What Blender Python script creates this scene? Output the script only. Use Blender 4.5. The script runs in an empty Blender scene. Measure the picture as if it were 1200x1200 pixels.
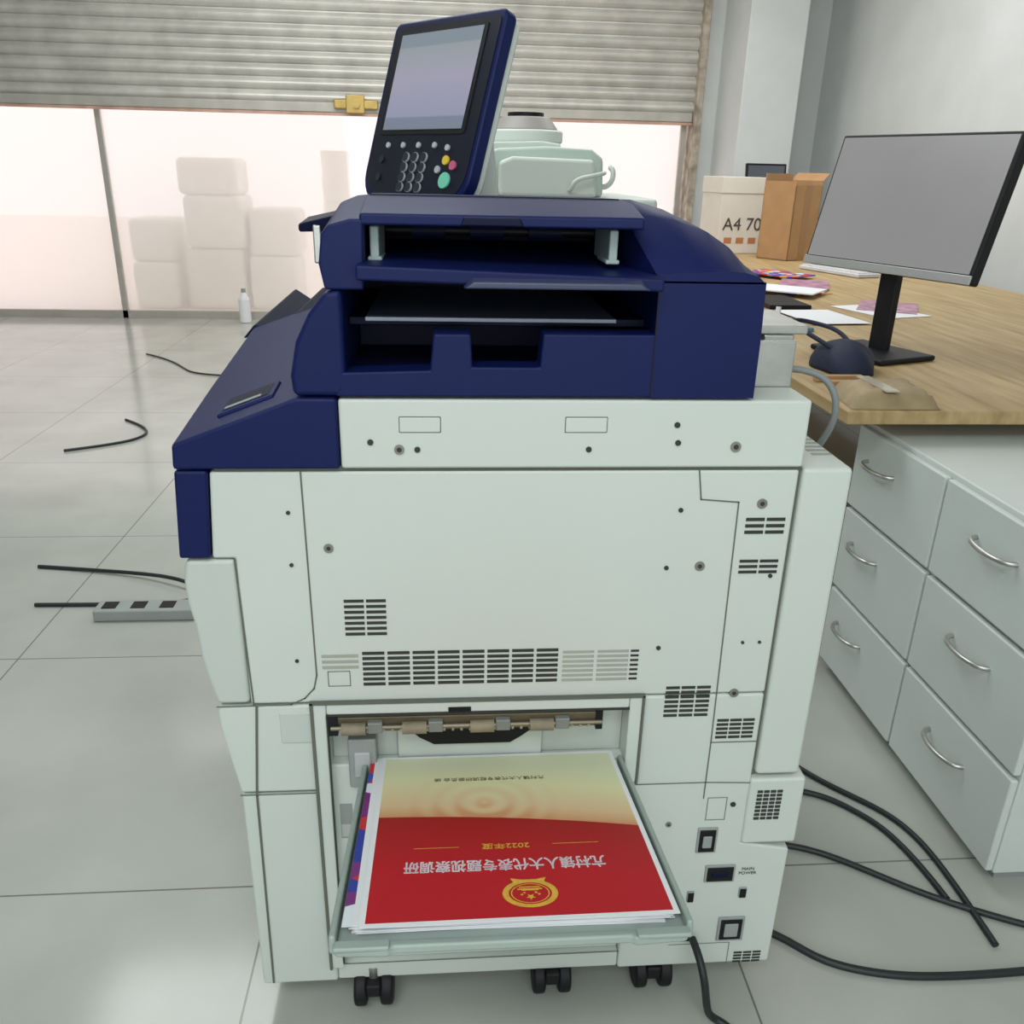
import bpy, bmesh, math, random
from mathutils import Vector, Matrix
random.seed(4)
S=bpy.context.scene
S.view_settings.view_transform='Standard'
S.view_settings.exposure=0.0

# ---------------------------------------------------------------- materials
def mat(name,col,rough=.45,metal=0,noise=0.0,nscale=8,bump=0,bscale=200,emit=None,estr=0,spec=.5,coat=0):
    m=bpy.data.materials.new(name);m.use_nodes=True
    nt=m.node_tree;b=nt.nodes['Principled BSDF']
    c=tuple(col)+(1,)
    b.inputs['Base Color'].default_value=c
    b.inputs['Roughness'].default_value=rough
    b.inputs['Metallic'].default_value=metal
    b.inputs['Specular IOR Level'].default_value=spec
    b.inputs['Coat Weight'].default_value=coat
    tc=nt.nodes.new('ShaderNodeTexCoord')
    if noise>0:
        n=nt.nodes.new('ShaderNodeTexNoise');n.inputs['Scale'].default_value=nscale;n.inputs['Detail'].default_value=5
        r=nt.nodes.new('ShaderNodeValToRGB')
        r.color_ramp.elements[0].position=.3;r.color_ramp.elements[1].position=.7
        r.color_ramp.elements[0].color=tuple(max(0,x*(1-noise)) for x in col)+(1,)
        r.color_ramp.elements[1].color=tuple(min(1,x*(1+noise)) for x in col)+(1,)
        nt.links.new(tc.outputs['Object'],n.inputs['Vector']);nt.links.new(n.outputs['Fac'],r.inputs['Fac']);nt.links.new(r.outputs['Color'],b.inputs['Base Color'])
    if bump>0:
        n=nt.nodes.new('ShaderNodeTexNoise');n.inputs['Scale'].default_value=bscale
        k=nt.nodes.new('ShaderNodeBump');k.inputs['Strength'].default_value=bump;k.inputs['Distance'].default_value=.002
        nt.links.new(tc.outputs['Object'],n.inputs['Vector']);nt.links.new(n.outputs['Fac'],k.inputs['Height']);nt.links.new(k.outputs['Normal'],b.inputs['Normal'])
    if emit:
        b.inputs['Emission Color'].default_value=tuple(emit)+(1,);b.inputs['Emission Strength'].default_value=estr
    return m
WHITE=mat('printer_white_plastic',(.60,.655,.615),.5,noise=.02,nscale=3,bump=.05,bscale=600)
WHITE2=mat('printer_offwhite_plastic',(.54,.59,.55),.5,noise=.02,nscale=3,bump=.05,bscale=600)
NAVY=mat('navy_plastic',(.003,.009,.075),.5,noise=.06,nscale=5,bump=.08,bscale=700,spec=.25)
NAVYD=mat('navy_plastic_dark',(.0015,.003,.025),.55,noise=.06,spec=.22)
BLACK=mat('black_plastic',(.006,.006,.008),.5,noise=.1,spec=.3)
DARK=mat('dark_slot',(.03,.035,.03),.7,noise=.1)
SEAM=mat('panel_seam',(.12,.135,.11),.8,noise=.05)
GROOVE=mat('pale_groove',(.36,.39,.33),.7,noise=.05)
GREYP=mat('grey_plastic',(.30,.33,.32),.45,noise=.05)
TRAYM=mat('tray_greygreen_plastic',(.33,.40,.37),.35,noise=.03)
STEEL=mat('galvanised_steel',(.5,.5,.48),.35,metal=.9,noise=.1,nscale=30)
ROLL=mat('roller_rubber',(.22,.19,.13),.6,noise=.2,nscale=40)
SCREW=mat('screw_steel',(.26,.26,.23),.4,metal=.5,noise=.1)
CABLE=mat('black_cable_rubber',(.012,.016,.018),.45,noise=.1)
CABLEG=mat('grey_cable',(.22,.24,.24),.5,noise=.1)
def woodmat():
    m=mat('light_wood',(.55,.36,.17),.5)
    nt=m.node_tree;b=nt.nodes['Principled BSDF']
    tc=nt.nodes.new('ShaderNodeTexCoord');mp=nt.nodes.new('ShaderNodeMapping');mp.inputs['Scale'].default_value=(14,1.2,6)
    n=nt.nodes.new('ShaderNodeTexNoise');n.inputs['Scale'].default_value=3;n.inputs['Detail'].default_value=8
    r=nt.nodes.new('ShaderNodeValToRGB');r.color_ramp.elements[0].color=(.34,.22,.09,1);r.color_ramp.elements[1].color=(.52,.38,.19,1)
    r.color_ramp.elements[0].position=.3;r.color_ramp.elements[1].position=.7
    nt.links.new(tc.outputs['Object'],mp.inputs['Vector']);nt.links.new(mp.outputs[0],n.inputs['Vector']);nt.links.new(n.outputs['Fac'],r.inputs['Fac']);nt.links.new(r.outputs[0],b.inputs['Base Color'])
    return m
WOOD=woodmat()
CARD=mat('cardboard',(.42,.24,.11),.8,noise=.08,nscale=12)
BOXW=mat('white_printed_carton',(.72,.68,.62),.6,noise=.03)
WALL=mat('painted_wall',(.68,.71,.71),.8,noise=.06,nscale=2.5,bump=.1,bscale=40)
JAMB=mat('worn_jamb',(.44,.38,.31),.85,noise=.4,nscale=14,bump=.3,bscale=60)
CEIL=mat('ceiling_paint',(.75,.75,.73),.9,noise=.02)
SHUT=mat('shutter_metal',(.60,.59,.55),.42,metal=.2,noise=.14,nscale=6,bump=.15,bscale=30)
ALU=mat('aluminium_frame',(.55,.52,.48),.4,metal=.6,noise=.05)
BRASS=mat('brass_lock',(.5,.36,.12),.4,metal=.7,noise=.15,nscale=20)
SHEET=mat('wrapped_white_goods',(.88,.89,.82),.6,noise=.04,nscale=4,bump=.6,bscale=14)
OUTG=mat('outdoor_concrete',(.86,.79,.74),.9,noise=.04,nscale=3)
CAB=mat('cabinet_white',(.62,.67,.65),.4,noise=.02)
TEAL=mat('copier_pale_teal',(.50,.60,.54),.45,noise=.04)
PAPERW=mat('paper_white',(.80,.81,.84),.7,noise=.01)
GOLD=mat('gold_ink',(.72,.42,.04),.5,noise=.15,nscale=300)
INKW=mat('white_ink',(.88,.82,.88),.6,noise=.01)
INKD=mat('dark_ink',(.10,.08,.04),.6,noise=.02)
def floormat():
    m=mat('glossy_floor_tile',(.5,.52,.48),.14)
    nt=m.node_tree;b=nt.nodes['Principled BSDF'];L=nt.links
    g=nt.nodes.new('ShaderNodeNewGeometry');sp=nt.nodes.new('ShaderNodeSeparateXYZ');L.new(g.outputs['Position'],sp.inputs[0])
    def line(sock,off):
        a=nt.nodes.new('ShaderNodeMath');a.operation='ADD';a.inputs[1].default_value=off;L.new(sock,a.inputs[0])
        p=nt.nodes.new('ShaderNodeMath');p.operation='PINGPONG';p.inputs[1].default_value=.4;L.new(a.outputs[0],p.inputs[0])
        c=nt.nodes.new('ShaderNodeMath');c.operation='LESS_THAN';c.inputs[1].default_value=.0018;L.new(p.outputs[0],c.inputs[0]);return c
    a=line(sp.outputs[0],.32+8);c=line(sp.outputs[1],-.25+8)
    mx=nt.nodes.new('ShaderNodeMath');mx.operation='MAXIMUM';L.new(a.outputs[0],mx.inputs[0]);L.new(c.outputs[0],mx.inputs[1])
    n=nt.nodes.new('ShaderNodeTexNoise');n.inputs['Scale'].default_value=2.5;n.inputs['Detail'].default_value=6;L.new(g.outputs['Position'],n.inputs['Vector'])
    r=nt.nodes.new('ShaderNodeValToRGB');r.color_ramp.elements[0].color=(.38,.395,.36,1);r.color_ramp.elements[1].color=(.48,.495,.455,1);r.color_ramp.elements[0].position=.3;r.color_ramp.elements[1].position=.7
    L.new(n.outputs['Fac'],r.inputs['Fac'])
    mix=nt.nodes.new('ShaderNodeMixRGB');mix.inputs[2].default_value=(.18,.18,.15,1);L.new(mx.outputs[0],mix.inputs[0]);L.new(r.outputs[0],mix.inputs[1]);L.new(mix.outputs[0],b.inputs['Base Color'])
    return m
FLOOR=floormat()
def glassmat():
    m=bpy.data.materials.new('dusty_window_glass');m.use_nodes=True;nt=m.node_tree;nt.nodes.clear()
    t=nt.nodes.new('ShaderNodeBsdfTransparent');t.inputs[0].default_value=(.97,.97,.96,1)
    h=nt.nodes.new('ShaderNodeBsdfTranslucent');h.inputs[0].default_value=(.98,.94,.93,1)
    g=nt.nodes.new('ShaderNodeBsdfGlossy');g.inputs['Roughness'].default_value=.02
    x0=nt.nodes.new('ShaderNodeMixShader');x0.inputs[0].default_value=.38
    x=nt.nodes.new('ShaderNodeMixShader');x.inputs[0].default_value=.05;o=nt.nodes.new('ShaderNodeOutputMaterial')
    nt.links.new(t.outputs[0],x0.inputs[1]);nt.links.new(h.outputs[0],x0.inputs[2])
    nt.links.new(x0.outputs[0],x.inputs[1]);nt.links.new(g.outputs[0],x.inputs[2]);nt.links.new(x.outputs[0],o.inputs[0]);return m
GLASS=glassmat()

# ---------------------------------------------------------------- helpers
def link(o,parent=None):
    S.collection.objects.link(o)
    if parent is not None: o.parent=parent
    return o
def empty(name):
    e=bpy.data.objects.new(name,None);e.empty_display_size=.1;return link(e)
def mesh(name,vs,fs,m,parent=None,bevel=0,seg=2,smooth=False,M=None):
    me=bpy.data.meshes.new(name)
    if M is not None: vs=[M@Vector(v) for v in vs]
    me.from_pydata([tuple(v) for v in vs],[],fs);me.materials.append(m)
    bm=bmesh.new();bm.from_mesh(me);bmesh.ops.recalc_face_normals(bm,faces=bm.faces);bm.to_mesh(me);bm.free()
    if smooth:
        for p in me.polygons:p.use_smooth=True
    o=link(bpy.data.objects.new(name,me),parent)
    if bevel>0:
        b=o.modifiers.new('bevel','BEVEL');b.width=bevel;b.segments=seg;b.limit_method='ANGLE';b.angle_limit=math.radians(35)
        for p in me.polygons:p.use_smooth=True
        b.harden_normals=True
    return o
def box(name,x0,x1,y0,y1,z0,z1,m,parent=None,bevel=0,seg=2,M=None):
    vs=[(x,y,z) for x in(x0,x1) for y in(y0,y1) for z in(z0,z1)]
    fs=[(0,1,3,2),(4,6,7,5),(0,4,5,1),(2,3,7,6),(0,2,6,4),(1,5,7,3)]
    return mesh(name,vs,fs,m,parent,bevel,seg,M=M)
def prism(name,pts,y0,y1,m,parent=None,bevel=0,seg=2,M=None):
    n=len(pts)
    vs=[(p[0],y0,p[1]) for p in pts]+[(p[0],y1,p[1]) for p in pts]
    fs=[tuple(range(n)),tuple(range(2*n-1,n-1,-1))]+[(i,(i+1)%n,n+(i+1)%n,n+i) for i in range(n)]
    return mesh(name,vs,fs,m,parent,bevel,seg,M=M)
def prismz(name,pts,z0,z1,m,parent=None,bevel=0,M=None):
    n=len(pts)
    vs=[(p[0],p[1],z0) for p in pts]+[(p[0],p[1],z1) for p in pts]
    fs=[tuple(range(n)),tuple(range(2*n-1,n-1,-1))]+[(i,(i+1)%n,n+(i+1)%n,n+i) for i in range(n)]
    return mesh(name,vs,fs,m,parent,bevel,M=M)
def loft(name,rings,m,parent=None,bevel=0):
    n=len(rings[0]);vs=[v for r in rings for v in r];fs=[tuple(range(n)),tuple(range(len(vs)-1,len(vs)-n-1,-1))]
    for k in range(len(rings)-1):
        for i in range(n):
            fs.append((k*n+i,k*n+(i+1)%n,(k+1)*n+(i+1)%n,(k+1)*n+i))
    return mesh(name,vs,fs,m,parent,bevel)
def cyl(name,p0,p1,r,m,parent=None,n=20,r1=None,bevel=0,M=None):
    p0=Vector(p0);p1=Vector(p1);d=(p1-p0).normalized();a=d.orthogonal().normalized();b=d.cross(a)
    if r1 is None:r1=r
    vs=[p0+(a*math.cos(t)+b*math.sin(t))*r for t in [2*math.pi*i/n for i in range(n)]]+[p1+(a*math.cos(t)+b*math.sin(t))*r1 for t in [2*math.pi*i/n for i in range(n)]]
    fs=[tuple(range(n)),tuple(range(2*n-1,n-1,-1))]+[(i,(i+1)%n,n+(i+1)%n,n+i) for i in range(n)]
    o=mesh(name,vs,fs,m,parent,bevel,M=M);return o
def tube(name,pts,r,m,parent=None,cyclic=False):
    c=bpy.data.curves.new(name,'CURVE');c.dimensions='3D';c.bevel_depth=r;c.bevel_resolution=4;c.resolution_u=16
    s=c.splines.new('NURBS');s.points.add(len(pts)-1)
    for i,p in enumerate(pts): s.points[i].co=(p[0],p[1],p[2],1)
    s.order_u=4 if len(pts)>3 else 3;s.use_endpoint_u=not cyclic;s.use_cyclic_u=cyclic
    c.materials.append(m);c.use_fill_caps=True
    o0=bpy.data.objects.new(name+'_c',c);S.collection.objects.link(o0)
    dg=bpy.context.evaluated_depsgraph_get();me=bpy.data.meshes.new_from_object(o0.evaluated_get(dg))
    bpy.data.objects.remove(o0)
    me.name=name
    if not me.materials: me.materials.append(m)
    for p in me.polygons:p.use_smooth=True
    return link(bpy.data.objects.new(name,me),parent)
def multibox(name,bl,m,parent=None,M=None):
    vs=[];fs=[]
    for x0,x1,y0,y1,z0,z1 in bl:
        k=len(vs);vs+=[(x,y,z) for x in(x0,x1) for y in(y0,y1) for z in(z0,z1)]
        fs+=[tuple(k+i for i in f) for f in [(0,1,3,2),(4,6,7,5),(0,4,5,1),(2,3,7,6),(0,2,6,4),(1,5,7,3)]]
    return mesh(name,vs,fs,m,parent,M=M)
def text(name,body,size,m,M,parent=None,align='CENTER',ext=0.0001,xs=1,sp=1.0):
    t=bpy.data.curves.new(name,'FONT');t.body=body;t.size=size;t.align_x=align;t.align_y='CENTER';t.extrude=ext;t.space_character=sp
    t.materials.append(m)
    o0=bpy.data.objects.new(name+'_c',t);S.collection.objects.link(o0)
    dg=bpy.context.evaluated_depsgraph_get();me=bpy.data.meshes.new_from_object(o0.evaluated_get(dg));bpy.data.objects.remove(o0)
    me.transform(Matrix.Scale(xs,4,(1,0,0)));me.transform(M)
    if not me.materials: me.materials.append(m)
    return link(bpy.data.objects.new(name,me),parent)
def frame(o,ax,ay,az):
    M=Matrix((ax,ay,az)).transposed().to_4x4();M.translation=Vector(o);return M

# ---------------------------------------------------------------- room
box('floor',-4.3,3.0,-3.6,6.5,-.1,0,FLOOR)
box('ceiling',-4.3,3.0,-3.6,6.5,2.95,3.05,CEIL)
box('wall_left',-4.4,-4.3,-3.6,6.5,0,2.95,WALL)
box('wall_right',2.95,3.05,-3.6,6.5,0,2.95,WALL)
box('wall_back',-4.3,2.95,-3.7,-3.6,0,2.95,WALL)
prismz('wall_front',[(2.0,6.3),(2.95,6.3),(2.95,6.5),(2.0,6.5)],0,2.95,WALL)
box('wall_front_lintel',-4.3,2.0,6.42,6.5,2.6,2.95,WALL)
prismz('trim_1',[(1.945,6.22),(2.0,6.22),(2.0,6.5),(1.945,6.5)],0,2.95,JAMB,bevel=.006)
box('wall_pillar',2.13,2.55,5.7,6.3,0,2.95,WALL,bevel=.01)
box('baseboard_right',2.93,2.95,-3.6,5.7,0,.1,WALL)
prof=[];z=1.64;pitch=.088
while z<2.7:
    for k in range(7):
        a=k/6;prof.append((6.30-.026*math.sin(math.pi*a),z+a*(pitch-.014)))
    prof.append((6.312,z+pitch-.013));prof.append((6.312,z+pitch-.001))
    z+=pitch
vs=[];fs=[]
for y,zz in prof: vs+=[(-4.3,y,zz),(1.945,y,zz)]
for i in range(len(prof)-1): fs.append((2*i,2*i+1,2*i+3,2*i+2))
sh=empty('roller_shutter')
mesh('slats',vs,fs,SHUT,sh)
box('bottom_rail',-4.3,1.94,6.27,6.32,1.575,1.645,mat('shutter_rail',(.50,.48,.44),.5,metal=.3,noise=.1),sh,bevel=.008)
box('rail_strip',-4.3,1.94,6.275,6.315,1.555,1.574,mat('rail_strip_brown',(.58,.36,.28),.6,noise=.2),sh)
box('lock_body',-.83,-.50,6.235,6.27,1.60,1.665,BRASS,sh,bevel=.01)
box('lock_plate',-.74,-.60,6.225,6.24,1.57,1.70,BRASS,sh,bevel=.01)
cyl('lock_knob',(-.66,6.235,1.63),(-.66,6.20,1.63),.025,BRASS,sh)
wf=empty('window_1')
for x in (-4.28,-2.62,-.45,.50,1.90):
    box('mullion',x-.02,x+.02,6.36,6.40,0,2.6,ALU,wf)
box('sill',-4.3,1.93,6.36,6.40,0,.06,ALU,wf)
box('head',-4.3,1.93,6.36,6.40,2.55,2.6,ALU,wf)
box('glass',-4.26,1.88,6.378,6.384,.06,2.55,GLASS,wf)
# outdoors
box('ground_outdoor',-14,14,6.5,20,-.12,-.02,OUTG)
wg=empty('wrapped_goods_pile')
random.seed(11)
for (cx,w,hs) in [(-2.02,.50,[.52,.44,.30]),(-1.50,.42,[.46,.40]),(-2.52,.38,[.40,.36])]:
    z=-.02
    for k,h in enumerate(hs):
        ox=random.uniform(-.03,.03);box('parcel',cx-w/2+ox,cx+w/2+ox,6.95+random.uniform(0,.06),7.5,z,z+h,SHEET,wg,bevel=.05,seg=4);z+=h
for k in range(6):
    cyl('tub',(-1.0,7.6,-.02+.225*k),(-1.0,7.6,.20+.225*k),.12,SHEET,wg,n=28,r1=.135,bevel=.015)
bt=empty('plastic_bottle');cyl('body',(-1.62,6.2,0),(-1.62,6.2,.19),.045,PAPERW,bt,bevel=.008)
cyl('neck',(-1.62,6.2,.19),(-1.62,6.2,.24),.04,PAPERW,bt,r1=.016);cyl('cap',(-1.62,6.2,.24),(-1.62,6.2,.27),.018,GREYP,bt)

# ---------------------------------------------------------------- PRINTER
P=empty('office_laser_printer')
YB=.72
box('core_body',-.27,.425,.14,YB,.06,.885,WHITE2,P)
prism('upper_side_cover',[(-.276,.884),(-.284,.772),(-.257,.772),(-.257,.562),(.432,.562),(.432,.884)],0,.14,WHITE,P,bevel=.004)
prism('front_door_upper',[(-.257,.770),(-.317,.770),(-.322,.74),(-.321,.71),(-.316,.678),(-.313,.63),(-.305,.585),(-.300,.562),(-.258,.562)],.001,YB,WHITE2,P,bevel=.006)
prism('front_door_middle',[(-.300,.558),(-.301,.545),(-.299,.52),(-.290,.46),(-.283,.418),(-.174,.418),(-.174,.558)],.001,.14,WHITE,P,bevel=.004)
prism('front_door_middle_front',[(-.300,.558),(-.301,.545),(-.299,.52),(-.290,.46),(-.283,.418),(-.24,.418),(-.24,.558)],.14,YB,WHITE2,P,bevel=.004)
prism('drawer_side_lower',[(-.283,.414),(-.284,.055),(-.171,.055),(-.171,.414)],.001,.14,WHITE,P,bevel=.004)
prism('drawer_front_lower',[(-.283,.414),(-.284,.055),(-.24,.055),(-.24,.414)],.14,YB,WHITE2,P,bevel=.004)
prism('right_side_cover',[(.262,.560),(.262,.055),(.506,.055),(.507,.284),(.432,.300),(.432,.560)],0,.14,WHITE,P,bevel=.004)
box('bottom_strip',-.171,.262,.004,.14,.055,.088,WHITE,P,bevel=.003)
box('exit_lower_panel',-.171,.262,.012,.14,.088,.452,WHITE,P,bevel=.003)
box('exit_hole_floor',-.171,.262,.10,.14,.452,.56,BLACK,P)
prism('exit_frame_left',[(-.178,.563),(-.178,.088),(-.160,.088),(-.160,.563)],-.006,.10,WHITE,P,bevel=.003)
prism('exit_frame_top',[(-.160,.563),(-.160,.546),(.244,.546),(.244,.563)],-.006,.10,WHITE,P,bevel=.003)
prism('exit_frame_right',[(.244,.563),(.244,.42),(.262,.42),(.262,.563)],-.006,.10,WHITE,P,bevel=.003)
box('exit_back_panel_left',-.160,-.07,.03,.10,.452,.53,WHITE2,P,bevel=.002)
box('exit_back_panel_right',.13,.244,.03,.10,.452,.53,WHITE2,P,bevel=.002)
prism('exit_funnel',[(-.07,.522),(.14,.522),(.10,.490),(.085,.480),(-.02,.480),(-.04,.492)],.015,.021,BLACK,P)
box('exit_back_lip',-.07,.13,.02,.10,.452,.53,WHITE2,P,bevel=.002)
multibox('exit_frame_outline',[(-.181,-.177,-.0075,-.002,.088,.566),(-.181,.264,-.0075,-.002,.563,.5665),(.2615,.2645,-.0075,-.002,.418,.566)],SEAM,P)
multibox('exit_frame_innerline',[(-.1605,-.1585,-.0075,-.002,.10,.546),(-.160,.244,-.0075,-.002,.5445,.5465)],DARK,P)
box('frame_latch',.0,.03,-.008,-.004,.549,.555,BLACK,P)
box('roller_bar',-.150,.205,-.004,.02,.517,.541,mat('roller_bar_metal',(.13,.11,.07),.45,metal=.4,noise=.2,nscale=30),P,bevel=.003)
cyl('roller_shaft',(-.155,-.008,.527),(.207,-.008,.527),.003,mat('shaft_metal',(.25,.22,.16),.4,metal=.6,noise=.1),P)
for i,x in enumerate((-.125,-.045,.045,.125)):
    cyl('roller_%d'%i,(x-.016,-.009,.526),(x+.016,-.009,.526),.0085,ROLL,P)
    box('roller_holder_%d'%i,x+.018,x+.038,-.012,.0,.519,.536,mat('holder_grey',(.2,.21,.2),.5),P,bevel=.002)
multibox('guide_comb',[(-.145+.0115*i,-.142+.0115*i,-.0055,-.003,.517,.524) for i in range(30)],STEEL,P)
box('bar_end_left',-.158,-.146,-.008,.02,.515,.545,BLACK,P);box('bar_end_right',.199,.208,-.008,.02,.515,.545,BLACK,P)
box('grey_bracket',-.136,-.098,.002,.034,.42,.50,GREYP,P,bevel=.003)
box('grey_bracket_face',-.128,-.106,-.001,.004,.44,.48,mat('bracket_pale',(.45,.48,.48),.5,noise=.05),P,bevel=.002)
box('caution_label',-.153,-.136,.0105,.0125,.325,.385,GREYP,P);box('caution_label_lower',-.152,-.137,.010,.0125,.328,.35,mat('label_grey',(.5,.52,.5),.5,noise=.05),P)
box('side_pocket',-.222,-.178,-.0012,.002,.50,.548,WHITE2,P,bevel=.003)
def seam(name,pts,w=.0010,y=-.0008):
    vs=[];fs=[]
    for i,(a,b) in enumerate(zip(pts[:-1],pts[1:])):
        a=Vector(a);b=Vector(b);d=(b-a).normalized();n=Vector((-d.y,d.x))*w;k=len(vs)
        a2=a-d*w;b2=b+d*w
        for q in (a2+n,b2+n,b2-n,a2-n): vs.append((q.x,y,q.y))
        fs.append((k,k+1,k+2,k+3))
    return mesh(name,vs,fs,SEAM,P)
seam('seam_front_cover',[(-.171,.883),(-.1695,.605),(-.174,.585),(-.187,.570),(-.205,.561),(-.300,.560)])
seam('seam_door_edge',[(-.2575,.770),(-.253,.562)],.0011)
seam('seam_lower_left',[(-.250,.558),(-.262,.415),(-.268,.06)],.0016,-.0006)
seam('seam_mid',[(-.283,.416),(-.181,.416)])
seam('seam_right_cover',[(.306,.884),(.312,.846),(.360,.842),(.365,.482),(.365,.385)],.0009)
seam('seam_right_low',[(.265,.413),(.365,.413)],.0008)
seam('seam_right_mid',[(.365,.482),(.431,.482)],.0008)
seam('seam_power_panel',[(.365,.413),(.432,.41)],.0008)
seam('seam_power_panel2',[(.372,.385),(.40,.385),(.40,.345),(.372,.345),(.372,.385)],.0005)
seam('seam_power_panel3',[(.437,.055),(.437,.10),(.34,.10)],.0005)
seam('seam_bottom',[(-.171,.088),(.262,.088)],.001,.0025)
def slots(name,x0,x1,z0,z1,cols,rows,gx=.25,gz=.5,m=DARK,y=-.0009):
    bl=[];cw=(x1-x0)/cols;rh=(z1-z0)/rows
    for c in range(cols):
        for r in range(rows):
            bl.append((x0+c*cw+cw*gx/2,x0+(c+1)*cw-cw*gx/2,y,y+.002,z0+r*rh+rh*gz/2,z0+(r+1)*rh-rh*gz/2))
    return multibox(name,bl,m,P)
slots('vent_small_left',-.131,-.076,.661,.716,2,7,.1,.5)
slots('vent_long_centre',-.112,.146,.586,.640,8,7,.12,.45)
slots('vent_long_left',-.163,-.114,.612,.637,1,3,.05,.5,GROOVE)
slots('vent_long_right',.148,.240,.586,.636,2,7,.1,.5,GROOVE)
slots('vent_long_right_dark',.240,.252,.586,.636,1,7,.1,.6)
seam('vent_blank_tile',[(-.155,.588),(-.127,.588),(-.127,.610),(-.155,.610),(-.155,.588)],.0005)
slots('vent_right_a',.292,.356,.525,.577,3,7,.12,.45)
slots('vent_right_b',.369,.424,.487,.522,3,5,.12,.45)
slots('vent_right_c',.371,.424,.797,.823,2,3,.1,.5)
slots('vent_right_d',.370,.423,.742,.765,2,3,.1,.5)
slots('vent_right_f',.446,.492,.055,.080,3,4,.15,.45)
for i,(x,zz,r) in enumerate([(-.189,.832,.0025),(-.190,.763,.0025),(-.193,.627,.0025),(-.144,.785,.006),(.288,.832,.003),(.320,.755,.0065),(.277,.753,.003),(.277,.636,.003),(.390,.840,.0065),(.414,.740,.0028),(.390,.642,.0022),(.413,.642,.0022),(.388,.563,.0065),(.318,.339,.0045),(.34,.18,.003),(.41,.372,.004)]):
    cyl('screw_%d'%i,(x,.001,zz),(x,-.0016,zz),r,SCREW if r>.004 else DARK,P,n=16)
    if r>.004: cyl('screw_slot_%d'%i,(x,0,zz),(x,-.002,zz),r*.45,DARK,P,n=12)
box('rear_box',.436,.500,-.002,.66,.424,.886,WHITE,P,bevel=.006)
box('rear_gap',.430,.438,.006,.60,.42,.884,SEAM,P)
multibox('rear_top_grille',[(.468,.494,.05+i*.016,.058+i*.016,.8855,.8868) for i in range(9)],GROOVE,P)
box('rear_power_box',.430,.512,-.004,.30,.300,.418,WHITE,P,bevel=.005)
slots('vent_power',.441,.480,.345,.400,4,8,.2,.4,DARK,-.0052)
def socket(n,x0,x1,z0,z1,rim=.003):
    box(n+'_rim',x0-rim,x1+rim,-.003,.002,z0-rim,z1+rim,GREYP,P,bevel=.001)
    box(n,x0,x1,-.0045,.002,z0,z1,BLACK,P,bevel=.001)
socket('socket_a',.366,.390,.288,.328)
socket('socket_b',.385,.425,.230,.256)
socket('socket_c',.360,.369,.190,.208,.001)
socket('socket_d',.440,.450,.195,.212,.001)
socket('socket_e',.418,.452,.110,.150,.004)
socket('socket_f',.355,.372,.110,.146,.001)
box('socket_a_face',.371,.385,-.006,.0,.296,.318,GREYP,P,bevel=.002)
box('socket_b_face',.391,.419,-.006,.0,.237,.249,NAVYD,P,bevel=.002)
box('socket_e_face',.424,.446,-.006,.0,.116,.143,GREYP,P,bevel=.002)
text('small_label','MAIN\nPOWER',.008,DARK,frame((.448,-.001,.245),(1,0,0),(0,0,1),(0,-1,0)),P)
box('scanner_side_band',-.123,.433,-.004,YB,.888,.972,WHITE,P,bevel=.004)
for i,(x0,x1) in enumerate([(-.055,-.006),(.138,.189)]):
    box('band_plug_outline_%d'%i,x0,x1,-.0050,.0,.932,.952,SEAM,P,bevel=.0015)
    box('band_plug_%d'%i,x0+.0009,x1-.0009,-.0056,.0,.9329,.9511,WHITE,P,bevel=.0015)
for i,(x,zz,r) in enumerate([(-.088,.921,.0035),(-.055,.912,.006),(-.034,.912,.0035),(.168,.912,.0035),(.272,.942,.0035),(.275,.920,.0035),(.346,.915,.0065)]):
    cyl('band_screw_%d'%i,(x,-.002,zz),(x,-.0056,zz),r,DARK if r<.005 else SCREW,P,n=16)
    if r>.005: cyl('band_screw_slot_%d'%i,(x,-.002,zz),(x,-.0060,zz),r*.5,DARK,P,n=12)
box('band_shadow_gap',-.27,.43,.002,.7,.883,.890,SEAM,P)
loft('console_navy',[
 [(-.313,-.006,.918),(-.171,-.006,.973),(-.124,-.006,.973),(-.124,-.006,.888),(-.315,-.006,.888)],
 [(-.318,.20,.935),(-.185,.20,.985),(-.124,.20,.985),(-.124,.20,.888),(-.318,.20,.888)],
 [(-.306,.43,.973),(-.200,.43,1.004),(-.124,.43,1.004),(-.124,.43,.888),(-.306,.43,.888)],
 [(-.306,.72,.960),(-.200,.72,.985),(-.124,.72,.985),(-.124,.72,.888),(-.306,.72,.888)]],NAVY,P,bevel=.004)
prism('front_navy_corner',[(-.315,.886),(-.322,.774),(-.285,.774),(-.277,.886)],-.004,YB,NAVY,P,bevel=.004)
Mc=frame((-.235,.06,.955),Vector((.95,0,.36)).normalized(),Vector((0,1,.09)).normalized(),Vector((-.36,-.08,.93)).normalized())
box('console_pad_rim',-.036,.036,-.028,.028,-.004,.003,NAVY,P,bevel=.003,M=Mc)
box('console_pad_dark',-.030,.030,-.022,.022,.0,.0038,NAVYD,P,bevel=.002,M=Mc)
box('console_pad_bar',-.028,.02,-.018,-.010,.0,.0046,GREYP,P,bevel=.002,M=Mc)
for i,(dx,dy) in enumerate([(0,0),(.045,.03)]):
    loft('console_ridge_%d'%i,[[(-.325+dx,.44+dy,.955),(-.305+dx,.44+dy,.978),(-.28+dx,.44+dy,.965)],[(-.30+dx,.62+dy,.975),(-.265+dx,.62+dy,1.012),(-.21+dx,.62+dy,.975)]],NAVYD,P,bevel=.003)
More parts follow.
